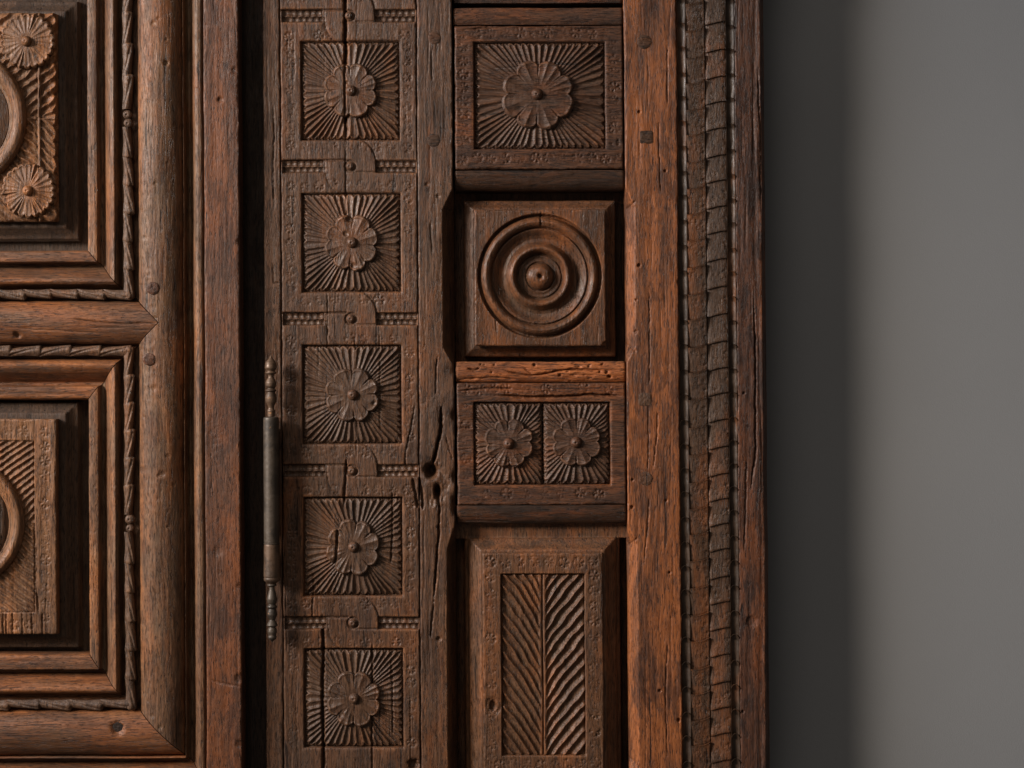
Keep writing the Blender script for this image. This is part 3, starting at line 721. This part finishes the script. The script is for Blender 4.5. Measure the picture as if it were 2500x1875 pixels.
# ---- stile right of the column, with stopped chamfers --------------
def chamfer_r(H, U, V, edge, inn, v0, v1, ex0, ex1, dep=34.0):
    """stopped chamfer on the right edge: from inn (full) to edge, between v0..v1, fading over ex"""
    f = sstep(v0 - ex0, v0, V) * 0 + np.clip((V - (v0 - ex0)) / ex0, 0, 1) * np.clip(((v1 + ex1) - V) / ex1, 0, 1)
    lim = edge - (edge - inn) * f
    H -= np.clip((U - lim) / np.maximum(edge - inn, 1), 0, 1) * dep * (f > 0)
    return H
def knot(H, U, V):
    H = chamfer_r(H, U, V, 1109, 1082, 512, 848, 55, 50, 60)
    H = chamfer_r(H, U, V, 1109, 1088, 1342, 2200, 66, 60, 60)
    r = np.hypot((U - 1054) / 1.0, (V - 1178) / 1.35)
    w_ = r + 9 * fbm(U / 14, V / 14, 91)
    H -= 5 * np.exp(-((w_ - 33) / 9) ** 2) * (.6 + .6 * fbm(U / 6, V / 18, 92)) 
    H -= 42 * np.exp(-(np.hypot((U - 1051) / 13, (V - 1150) / 15) ** 3))
    H -= 34 * np.exp(-(np.hypot((U - 1066) / 7, (V - 1200) / 15) ** 3))
    H += 3 * np.exp(-(np.hypot((U - 1056) / 16, (V - 1176) / 13) ** 4))
    H += 2.5 * fbm(U / 5, V / 30, 93) * np.exp(-((V - 1212) / 34) ** 2) * np.exp(-((U - 1060) / 26) ** 2)
    H -= 1.5 * np.exp(-((V - 985) / 30) ** 2) * (.5 + .5 * fbm(U / 9, V / 5, 94))
    H -= 4 * np.clip(fbm(U / 10, V / 10, 95) - .1, 0, 1) * np.exp(-((V - 1250) / 45) ** 2) * sstep(1070, 1090, U)
    for (v_, d_) in ((1015, 6), (1165, 7), (1225, 9), (1245, 6), (905, 3)):
        H -= d_ * 2 * np.exp(-((U - 1109) / 7) ** 2 - ((V - v_) / 14) ** 2)
    return H
kc = [([(1069, 870), (1065, 900), (1063, 960), (1066, 975)], 1.1, 8, 1), ([(1076, 990), (1076, 1040), (1070, 1075), (1062, 1110), (1053, 1140)], 2.8, 30, 2),
      ([(1066, 1200), (1071, 1235), (1069, 1300), (1062, 1380), (1056, 1470)], 1.8, 18, 3), ([(1056, 1470), (1050, 1530), (1048, 1560)], 1.6, 8, 4),
      ([(1018, 1160), (1026, 1190), (1030, 1225), (1029, 1245)], 2.4, 13, 5), ([(1086, 1060), (1097, 1100), (1106, 1128)], 1.2, 4, 6), ([(1052, 540), (1058, 620)], 1.5, 4, 7), ([(1058, 120), (1060, 200)], 1.4, 4, 8)]
s2 = col_strip("middle_stile", 1023, 1109, M_col, kc, 44, 5, [(1068, 1520 + 40, 6, 6, 3), (1045, 450, 5, 3, 4), (1072, 480, 5, 3, 5)], knot)
peg(1060, 92, 15, .5, s2, M_peg, False, 2.5, 4); peg(1058, 342, 16, .5, s2, M_peg, False, 2.5, 5); peg(1070, 977, 17, -1, s2, M_col, False, 1.8, 6)

# ---- panel bay ----------------------------------------------------
bay0, bay1 = 1113.0, 1528.0
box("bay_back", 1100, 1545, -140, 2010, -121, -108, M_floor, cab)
def hrail(name, v0, v1, hf, mat, seed, cr=(), nchk=8, dents=(), amp=1.2, u0=bay0, u1=bay1, extra=None, step=2.0):
    U, V = grid(u0, u1, v0, v1, 3, step)
    H = hf((V - v0) / (v1 - v0)) + undul(U, V, 'H', amp, seed) + edge_round(U, V, u0, u1, v0, v1, 4, 3, seed, "lr")
    H = checks(H, U, V, 'H', nchk, seed + 7, 30, 180, 1.2, 2.2)
    for c in cr: H = crack(H, U, V, *c)
    for d in dents: H = dent(H, U, V, *d)
    if extra: H = extra(H, U, V)
    return patch(name, U, V, H, mat, cab, 0, 106)
hrail("rail", -40, 6, lambda t: -14 + t * 0, M_railH, 200)
hrail("rail", 19, 60, lambda t: -16 + 10 * np.sqrt(np.clip(1 - (1.5 * t - .75) ** 2, 0, 1)), M_pnlH, 201)
hrail("quarter_round_rail", 417, 464, lambda t: -34 + 29 * np.sqrt(np.clip(1 - t ** 2 * .96, 0, 1)), M_railH, 202)
def worm(H, U, V):
    a = fbm(U / 12, V / 7, 210, 4)
    zone = np.exp(-((U - 1395) / 75) ** 2) + .5 * np.exp(-((U - 1165) / 35) ** 2)
    H -= 7 * np.clip(a * zone - .22, 0, .5) * 2
    H -= 2.0 * sstep(.1, .5, fbm(U / 60, V / 9, 212))
    return H
rgw = random.Random(4)
hrail("worm_eaten_rail", 884, 934, lambda t: -20 + 15 * np.sqrt(np.clip(1 - (1.75 * t - .80) ** 2, 0, 1)), M_wormH, 203,
      [([(1230, 905), (1262, 914), (1292, 918), (1325, 915), (1360, 906), (1400, 903), (1526, 906)], 1.9, 9, 1), ([(1280, 900), (1300, 914)], 1.2, 6, 2), ([(1140, 900), (1160, 905), (1172, 900)], 2.0, 8, 3), ([(1120, 928), (1200, 922), (1262, 928)], 1.6, 6, 4)],
      10, [(1110 + 410 * rgw.random(), 888 + 40 * rgw.random(), rgw.uniform(1.5, 3.5), 8, i) for i in range(13)], 1.4, extra=worm, step=1.7)
hrail("quarter_round_rail", 1235, 1281, lambda t: -30 + 25 * np.sqrt(np.clip(1 - t ** 2 * .96, 0, 1)), M_railH, 204)

def carved_panel(u0, u1, v0, v1, squares, z, seed, stamps=(), cr=(), irregular=0.0):
    U, V = grid(u0, u1, v0, v1, 2, 2)
    H = edge_round(U, V, u0, u1, v0, v1, 4, 4, seed) + undul(U, V, 'H', 1.3, seed)
    dq = np.full(U.shape, 1e9)
    for (a0, a1, b0, b1) in squares: dq = np.minimum(dq, np.maximum(np.maximum(a0 - U, U - a1), np.maximum(b0 - V, V - b1)))
    H -= 15 * (1 - sstep(-1.5, 1.0, dq)) + .8 * np.exp(-(dq / 4) ** 2)
    for i, (a, b) in enumerate(stamps): H = stamp(H, U, V, a, b, 12.5, 2.5, rg.random(), seed + i)
    for c in cr: H = crack(H, U, V, *c)
    H = checks(H, U, V, 'H', 22, seed + 3, 40, 220, 1.3, 2.6)
    keep = ~((dq[:-1, :-1] < -4) & (dq[1:, 1:] < -4) & (dq[:-1, 1:] < -4) & (dq[1:, :-1] < -4))
    return patch("carved_panel", U, V, H, M_pnlH, cab, z, 104, keep=keep)
# square panel with one flower
su0, su1, sv0, sv1 = mu(1158, 230), mu(1478, 230), 103, 364
st = [(1135 + k * 35 + rg.uniform(-3, 3), 82) for k in range(11)] + [(1135 + k * 35 + rg.uniform(-3, 3), 388) for k in range(12)] + [(1137, 115 + k * 33) for k in range(8)] + [(1506, 115 + k * 33) for k in range(8)]
p1 = carved_panel(1115, 1526, 64, 414, [(su0, su1, sv0, sv1)], -2, 220, st, [([(1115, 76), (1250, 62), (1350, 66), (1526, 76)], 2.0, 5, 1)])
fcu, fcv = mu(1313, 232), 233.5
sunburst(su0, su1, sv0, sv1, fcu, fcv, p1, M_pnlcarveH, -4.5, 58, 5.0, 221, 'H', 85, lambda H, U, V: checks(H, U, V, 'H', 8, 222))
rosette(fcu, fcv, 92, p1, M_pnlcarveH, -6.5, 10, 8, 2, 225, .95, .12, 4.0, 8, 0.0)
stud(fcu - 2, fcv - 2, 15, p1, M_pnlH, 1.5, 3)
# double flower panel
q0, q1, r0, r1 = mu(1157, 1080), mu(1490, 1080), 983.5, 1185.5; mid = mu(1325, 1080)
st = [(1140 + k * 32 + rg.uniform(-4, 4), 950 + rg.uniform(-4, 4)) for k in range(12)] + [(1137, 1000 + k * 40) for k in range(5)] + [(1190 + k * 45, 1206) for k in range(7)]
p2 = carved_panel(1115, 1527, 936, 1234, [(q0, q1, r0, r1)], -2, 230, st,
    [([(1115, 956), (1200, 948), (1250, 950)], 1.6, 6, 1), ([(1200, 966), (1290, 970), (1380, 969), (1450, 964), (1527, 969)], 2.4, 12, 2), ([(1115, 1046), (1156, 1047)], 1.3, 5, 3), ([(1115, 1100), (1150, 1096)], 1.2, 4, 4)])
for (a, b, cx_, cy_, sd) in ((q0, mid - .5, 1243, 1082, 1), (mid + .5, q1, 1408, 1079, 2)):
    cu_, cv_ = mu(cx_, cy_), mv(cx_, cy_)
    sunburst(a, b, r0, r1, cu_, cv_, p2, M_pnlcarveH, -4.5, 43, 5.2, 231 + sd, 'H', 58, lambda H, U, V: checks(H, U, V, 'H', 6, 236), 1.8)
    rosette(cu_, cv_, 63, p2, M_pnlcarveH, -6.5, 9.5, 8, 2, 240 + sd, .98, .13, 3.6, 8, 0.0)
    stud(cu_ - 1, cv_ + 1, 14.5, p2, M_pnlH, 1.0, sd + 5)
# bullseye panel
blev = [(-3, -34), (1, -34), (4, -34), (9, -37), (15, -42), (23, -46), (25, -46), (27, -104), (55, -104)]
bl0, bl1, bv0, bv1 = mu(1158, 680), mu(1479, 680), 513, 846
bevel_field(bl0, bl1, bv0, bv1, blev, cab, 0, M_bull, "panel_bevel", 9, 2.0)
U, V = grid(bl0, bl1, bv0, bv1, 1.9, 1.9)
H = edge_round(U, V, bl0, bl1, bv0, bv1, 3, 3, 8) + undul(U, V, 'V', .9, 250)
bcu, bcv = mu(1318, 674), mv(1318, 674)
r = np.hypot(U - bcu, V - bcv)
rp = [0, 4, 6, 12, 20, 28, 33, 34.8, 36.8, 44, 51, 54, 57, 61, 66, 71, 77, 84, 92, 100, 110, 115, 118, 120, 125, 132, 139, 143, 146, 150, 152, 200]
hp = [-5, -5, 1, 2.5, 1, -4, -9, -16, -10, -12, -11, -15, -8, -1, 3.5, 3, -3, -10, -12, -10, -5, -3, -9, -1, 4, 6.5, 3.5, -2, -10, -9, 0, 0]
H += 1.35 * np.interp(r, rp, hp)
H += .9 * np.clip(vn(U / 30, V / 30, 7) - .55, 0, 1) * np.sin((U + 2 * fbm(U / 9, V / 9, 3)) / 1.6) * (r < 150)
H = checks(H, U, V, 'V', 12, 252, 30, 90, 1.2, 2.2)
H = dent(H, U, V, bl1, bv1, 9, 9, 3)
for k in (-.35, .12, 2.9): 
    pass
H = crack(H, U, V, [(bcu + 4, bcv - 158), (bcu + 4, bcv - 120)], 1.6, 5, 3)
patch("bullseye_panel", U, V, H, M_bull, cab, -8, 19)
# tall herringbone panel
tl0, tl1, tv0 = mu(1179, 1600), mu(1474, 1600), 1351
tlev = [(-3, -17), (1, -17), (5, -17), (18, -30), (33, -40), (34, -46), (44, -50), (47, -102), (90, -104)]
bevel_field(tl0, tl1, tv0, 2100, tlev, cab, 0, M_tall, "panel_bevel", 11, 2.4, True)
U, V = grid(tl0, tl1, tv0, VB, 2, 2)
H = edge_round(U, V, tl0, tl1, tv0, VB, 3.5, 3, 10, "lrt") + undul(U, V, 'V', 1.0, 260)
hu0, hu1, hv0, hv1 = mu(1225, 1620), mu(1429, 1620), 1403, 1846
dq = np.maximum(np.maximum(hu0 - U, U - hu1), np.maximum(hv0 - V, V - hv1))
H -= 13 * (1 - sstep(-1.5, 1, dq))
for k in range(8): H = stamp(H, U, V, tl0 + 20 + k * 36, 1374, 12.5, 2.6, rg.random(), 270 + k)
for k in range(13):
    H = stamp(H, U, V, tl0 + 20, 1412 + k * 37, 12, 2.5, rg.random(), 280 + k); H = stamp(H, U, V, tl1 - 22, 1405 + k * 38, 12.5, 3.0, rg.random(), 300 + k)
for k in range(7): H = stamp(H, U, V, tl0 + 40 + k * 34, 1868, 12.5, 2.4, rg.random(), 320 + k)
H = checks(H, U, V, 'V', 22, 262, 40, 180, 1.2, 2.5)
H -= 12 * np.exp(-(np.hypot((U - mu(1203, 1723)) / 8, (V - 1724) / 12) ** 4)); H -= 2.5 * np.exp(-((np.hypot(U - mu(1205, 1723), V - 1724) - 17) / 5) ** 2)
keep = ~((dq[:-1, :-1] < -4) & (dq[1:, 1:] < -4) & (dq[:-1, 1:] < -4) & (dq[1:, :-1] < -4))
tall = patch("tall_panel", U, V, H, M_tall, cab, -10, 34, keep=keep)
hm = mu(1325, 1620) + 1
def herring(u0, u1, sgn, seed, curve):
    U, V = grid(u0 + .5, u1 - .5, hv0 + .5, hv1 - .5, 1.8, 1.8)
    s_ = np.clip((U - u0) / (u1 - u0), 0, 1)
    if sgn < 0:       # left half: grooves run down to the right
        base = V - 150 * s_ ** 1.25
    else:             # right half: grooves run up to the right
        base = V + 135 * (s_ ** .80)
    a = base / 32.5 + .22 * fbm(U / 60, V / 30, seed)
    f = a % 1.0
    sc_ = 1 - np.abs(2 * f - 1) ** 1.9
    H = -1.0 - 7.5 * sc_ * (.85 + .3 * hsh(np.floor(a), seed))
    rim = (u1 - U) if sgn > 0 else (U - u0)
    big_ = (np.floor(a) % 2 == 0)
    H -= 5 * (1 - sstep(0, 7, rim)) * np.where(big_, (np.abs(2 * f - 1)) ** .6, .15)
    inner = (U - u0) if sgn > 0 else (u1 - U)
    k = 1 - sstep(5, 12, inner)
    H = H * (1 - k) + (-1.0 if sgn > 0 else -4.5) * k
    d = np.minimum(np.minimum(U - u0, u1 - U), np.minimum(V - hv0, hv1 - V))
    H -= 3 * np.exp(-(d / 1.6) ** 2)
    H += undul(U, V, 'V', .8, seed)
    H = checks(H, U, V, 'V', 8, seed, 50, 200, 1.1, 2.0)
    o = patch("herringbone_carving", U, V, H, M_tall, tall, -11.5, 14); return o
herring(hu0, hm - .5, -1, 330, 0); herring(hm + .5, hu1, 1, 331, 0)

# ---- right stile, scale band, outer stile --------------------------
def chamfers_l(H, U, V):
    for (v0, v1, e0, e1, inn) in ((507, 848, 52, 42, 1553), (1330, 1862, 45, 60, 1553)):
        f = np.clip((V - (v0 - e0)) / e0, 0, 1) * np.clip(((v1 + e1) - V) / e1, 0, 1)
        lim = 1530 + (inn - 1530) * f
        H -= np.clip((lim - U) / 23, 0, 1) * 30
        for vv_ in (v0, v1):
            H -= 3.5 * np.exp(-(((U - 1530) * (-1 if vv_ == v0 else 1) * .9 - (V - vv_ + (-8 if vv_ == v0 else 8))) / 3.0) ** 2) * (U < inn)
    return H
rc = [([(1588, 700), (1587, 830), (1585, 960)], 1.0, 4.5, 1), ([(1582, 990), (1583, 1080), (1580, 1150)], 1.0, 4.5, 2), ([(1606, 1000), (1602, 1080), (1592, 1150)], 1.0, 4.5, 3), ([(1585, 1200), (1578, 1290), (1570, 1380)], 1.0, 4.5, 4),
      ([(1626, 1560), (1618, 1700), (1622, 1860)], 1.0, 4.5, 5), ([(1636, 100), (1634, 260)], 1.0, 4.5, 6), ([(1612, 300), (1616, 480)], 1.0, 4.5, 7)]
s3 = col_strip("bay_stile", 1530, 1659, M_stileO, rc, 60, 7, [(1565, 275, 3.5, 7, 1), (1628, 420, 3, 7, 2), (1563, 650, 4, 7, 3), (1553, 812, 4, 7, 4), (1542, 1173, 3, 7, 5), (1541, 1240, 4, 7, 6), (1624, 1224, 3, 7, 7), (1631, 1400, 3, 7, 8), (1605, 1688, 3, 7, 9), (1650, 1760, 4, 7, 10), (1555, 735, 3, 6, 11)], chamfers_l)
for (x, y, sq, r_) in ((1573, 102, False, 17), (1578, 335, True, 16), (1574, 975, True, 15.5), (1576, 1168, False, 17)):
    peg(x, y, r_, .3, s3, M_peg if y < 900 else M_col, sq, 2.2, int(y))
U, V = grid(1659, 1797, VT, VB, 6, 20)
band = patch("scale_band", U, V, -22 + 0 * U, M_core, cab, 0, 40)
rb = random.Random(77)
def run(v_start, period, fn):
    v = v_start; i = 0
    while v < 1930:
        L = period + rb.uniform(-3.5, 3.5); fn(v, v + L, i); v += L; i += 1
def bead(u0, w, v0, v1, i):
    s_, t_ = np.meshgrid(np.linspace(0, 1, 15), np.linspace(0, 1, 30), indexing='ij')
    x = 2 * s_ - 1
    arc = 7.5 * (1 - x ** 2)
    V = (v0 - arc) * (1 - t_) + (v1 - arc + .8) * t_
    U = u0 + w * s_ + (.8 * np.sin(t_ * 3.0) - .5)
    sc_ = np.clip(1 - x ** 2, 0, 1) ** .7
    H = -.5 - 5.6 * sc_ * (sstep(-.02, .22, t_) * .75 + .25) + 3.6 * np.exp(-(t_ / .045) ** 2) - 2.5 * sc_ * sstep(.6, 1, t_)
    H += .5 * fbm(U / 8, V / 20, i)
    patch("bead", U, V, H, M_bead, band, 0, 26, wob=.8)
def scale1(u0, w, v0, v1, i):
    s_, t_ = np.meshgrid(np.linspace(0, 1, 26), np.linspace(0, 1, 36), indexing='ij')
    rise = 9 * s_ + 4 * (2 * s_ - 1) ** 2 - 2
    V = (v0 - rise) * (1 - t_) + (v1 - rise + 1.0) * t_; U = u0 + w * s_
    H = -6 + 2.2 * (1 - np.abs(2 * s_ - 1) ** 5) + 6.0 * (1 - t_) ** 1.5 - 1.2 * sstep(.93, 1, t_) + 1.0 * np.exp(-(t_ / .04) ** 2) + 1.2 * sstep(.86, .95, s_)
    H += .5 * fbm(U / 9, V / 14, 400 + i) + .4 * fbm(U / 3.5, V / 14, 420 + i)
    H = dent(H, U, V, u0 + w * .8, v0 + 18, 5, 1.1, i); H = stamp(H, U, V, u0 + w * .72, v0 + 34, 9, 1.3, i, i)
    H = stamp(H, U, V, u0 + w * .35, v0 + 16, 8, 1.5, i, i + 1); H = dent(H, U, V, u0 + w * .92, v0 + 40, 4, 1.5, i + 3)
    patch("scale", U, V, H, M_scale, band, 0, 24, wob=.6)
def scale2(u0, w, v0, v1, i):
    s_, t_ = np.meshgrid(np.linspace(0, 1, 27), np.linspace(0, 1, 36), indexing='ij')
    rise = 10 * np.sin(s_ * np.pi * .5)
    V = (v0 - rise) * (1 - t_) + (v1 - rise + .5) * t_; U = u0 + w * s_
    H = -7 + 2.2 * (1 - np.abs(2 * s_ - 1) ** 5) + 5.0 * t_ ** 1.5 - .8 * sstep(.96, 1, t_)
    H += .5 * fbm(U / 9, V / 14, 440 + i) + .4 * fbm(U / 3.5, V / 14, 460 + i)
    H = stamp(H, U, V, u0 + w * .8, v0 + 30, 9, 1.3, i, i); H = stamp(H, U, V, u0 + w * .35, v0 + 40, 8, 1.4, i, i + 1); H = dent(H, U, V, u0 + w * .9, v0 + 20, 4, 1.4, i + 5)
    patch("scale", U, V, H, M_scale, band, 0, 24, wob=.6)
run(-58, 60.5, lambda a, b, i: bead(1660, 20, a, b, i))
run(-52, 64.5, lambda a, b, i: scale1(1681, 46, a, b, i))
run(-66, 64.5, lambda a, b, i: scale2(1729, 49, a, b, i))
run(-50, 60.0, lambda a, b, i: bead(1779, 19.5, a, b, i + 50))
def outer(H, U, V):
    H -= 26 * sstep(1860, 1873.5, U) ** 1.5
    H -= 3 * np.exp(-((U - 1852 + 7 * np.sin(V / 260)) / 6) ** 2) * (.5 + .5 * fbm(U / 9, V / 120, 501))
    return H
oc = [([(1842, 700), (1845, 900), (1843, 980), (1844, 1100), (1832, 1200)], 1.8, 9, 1), ([(1856, 170), (1862, 330), (1860, 520)], 1.6, 7, 2), ([(1822, 1100), (1818, 1260), (1812, 1350)], 1.4, 5, 3)]
U, V = grid(1799, 1874, VT, VB, 2, 2)
H = undul(U, V, 'V', 1.5, 510) + edge_round(U, V, 1799, 1874, VT, VB, 3, 3, 12, "l")
H = outer(H, U, V); H = checks(H, U, V, 'V', 70, 511, 60, 260, 1.1, 2.4)
for c in oc: H = crack(H, U, V, *c)
for dd in ((1815, 962, 3, 7), (1806, 1740, 3, 7), (1830, 1520, 14, 4)): H = dent(H, U, V, *dd)
patch("outer_stile", U, V, H, M_stileD, cab, 0, -WALLZ - .5)

# ---- hinge ---------------------------------------------------------
HZ = 32.0
hx = mu(663, 1220)
def lathe(name, prof, mat, parent, seg=36):
    """prof: (y, r) down the hinge"""
    ys = np.array([p[0] for p in prof], float); rs = np.array([p[1] for p in prof], float)
    yf = np.linspace(ys[0], ys[-1], max(10, int((ys[-1] - ys[0]) / 1.4)))
    rf = np.interp(yf, ys, rs) * (1.12 if name == 'finial' else 1.0)
    rf = np.convolve(np.pad(rf, 1, mode='edge'), [.25, .5, .25], 'valid')
    T = np.linspace(0, 2 * np.pi, seg, endpoint=False)
    YY, TT = np.meshgrid(yf, T, indexing='ij'); RR = rf[:, None] * np.ones((1, seg)) + .25 * fbm(TT * 2, YY / 9, 9)
    f = 1 - HZ / DIST
    X = hx + lean(hx) * (YY - 937.5) + RR * np.cos(TT); X = CX + (X - CX) * f
    Y = CY + (YY - .003 * (hx - 900) - CY) * f; Z = HZ + RR * np.sin(TT)
    P = np.stack([X.ravel(), Y.ravel(), Z.ravel()], 1)
    n = len(yf); idx = np.arange(n * seg).reshape(n, seg); i2 = np.concatenate([idx, idx[:, :1]], 1)
    Q = np.stack([i2[:-1, :-1], i2[:-1, 1:], i2[1:, 1:], i2[1:, :-1]], -1).reshape(-1, 4)
    return mesh_obj(name, P, Q, np.ones(len(Q), bool), mat, parent)
hinge = lathe("hinge", [(1016, 2), (1017, 18), (1024, 19), (1324, 19), (1325, 18.4)], M_iron, cab)
lathe("hinge_ring", [(1324.5, 17), (1325.5, 20), (1327.5, 20), (1328.5, 17)], M_iron, hinge)
lathe("lower_barrel", [(1328, 18.5), (1330, 19.3), (1395, 19.8), (1408, 20), (1409, 18), (1411, 20.5), (1417, 19), (1424, 10), (1426, 8)], M_rust, hinge)
lathe("finial", [(867, .3), (870, 2), (873, 3), (876, 6), (884, 11), (887, 12.5), (889, 11.5), (891, 12.5), (898, 13), (905, 9), (906, 7), (908, 12.5), (911, 12.5), (913, 7), (920, 6), (926, 9), (934, 12), (942, 11), (949, 7), (950, 12), (954, 12), (956, 8), (963, 11), (971, 12.5), (980, 11.5), (990, 7), (996, 6), (1002, 9), (1005, 8), (1008, 8), (1016, 8)], M_rust, hinge)
lathe("finial", [(1424, 7), (1426, 11), (1429, 11), (1431, 6), (1440, 6.5), (1450, 9), (1462, 11.5), (1470, 10), (1476, 7), (1478, 11), (1483, 11), (1485, 7), (1490, 10), (1500, 11), (1508, 8), (1513, 6), (1518, 9), (1526, 12.5), (1528, 12.5), (1529, 6), (1534, 9.5), (1542, 10.5), (1549, 8.5), (1551, 8), (1554, 10), (1560, 8), (1563, 3), (1567, 1)], M_iron, hinge)
for (y0, y1) in ((1040, 1300), (1345, 1400)):
    box("hinge_leaf", hx - 3, hx + 3, y0, y1, -26, HZ - 10, M_iron, hinge)
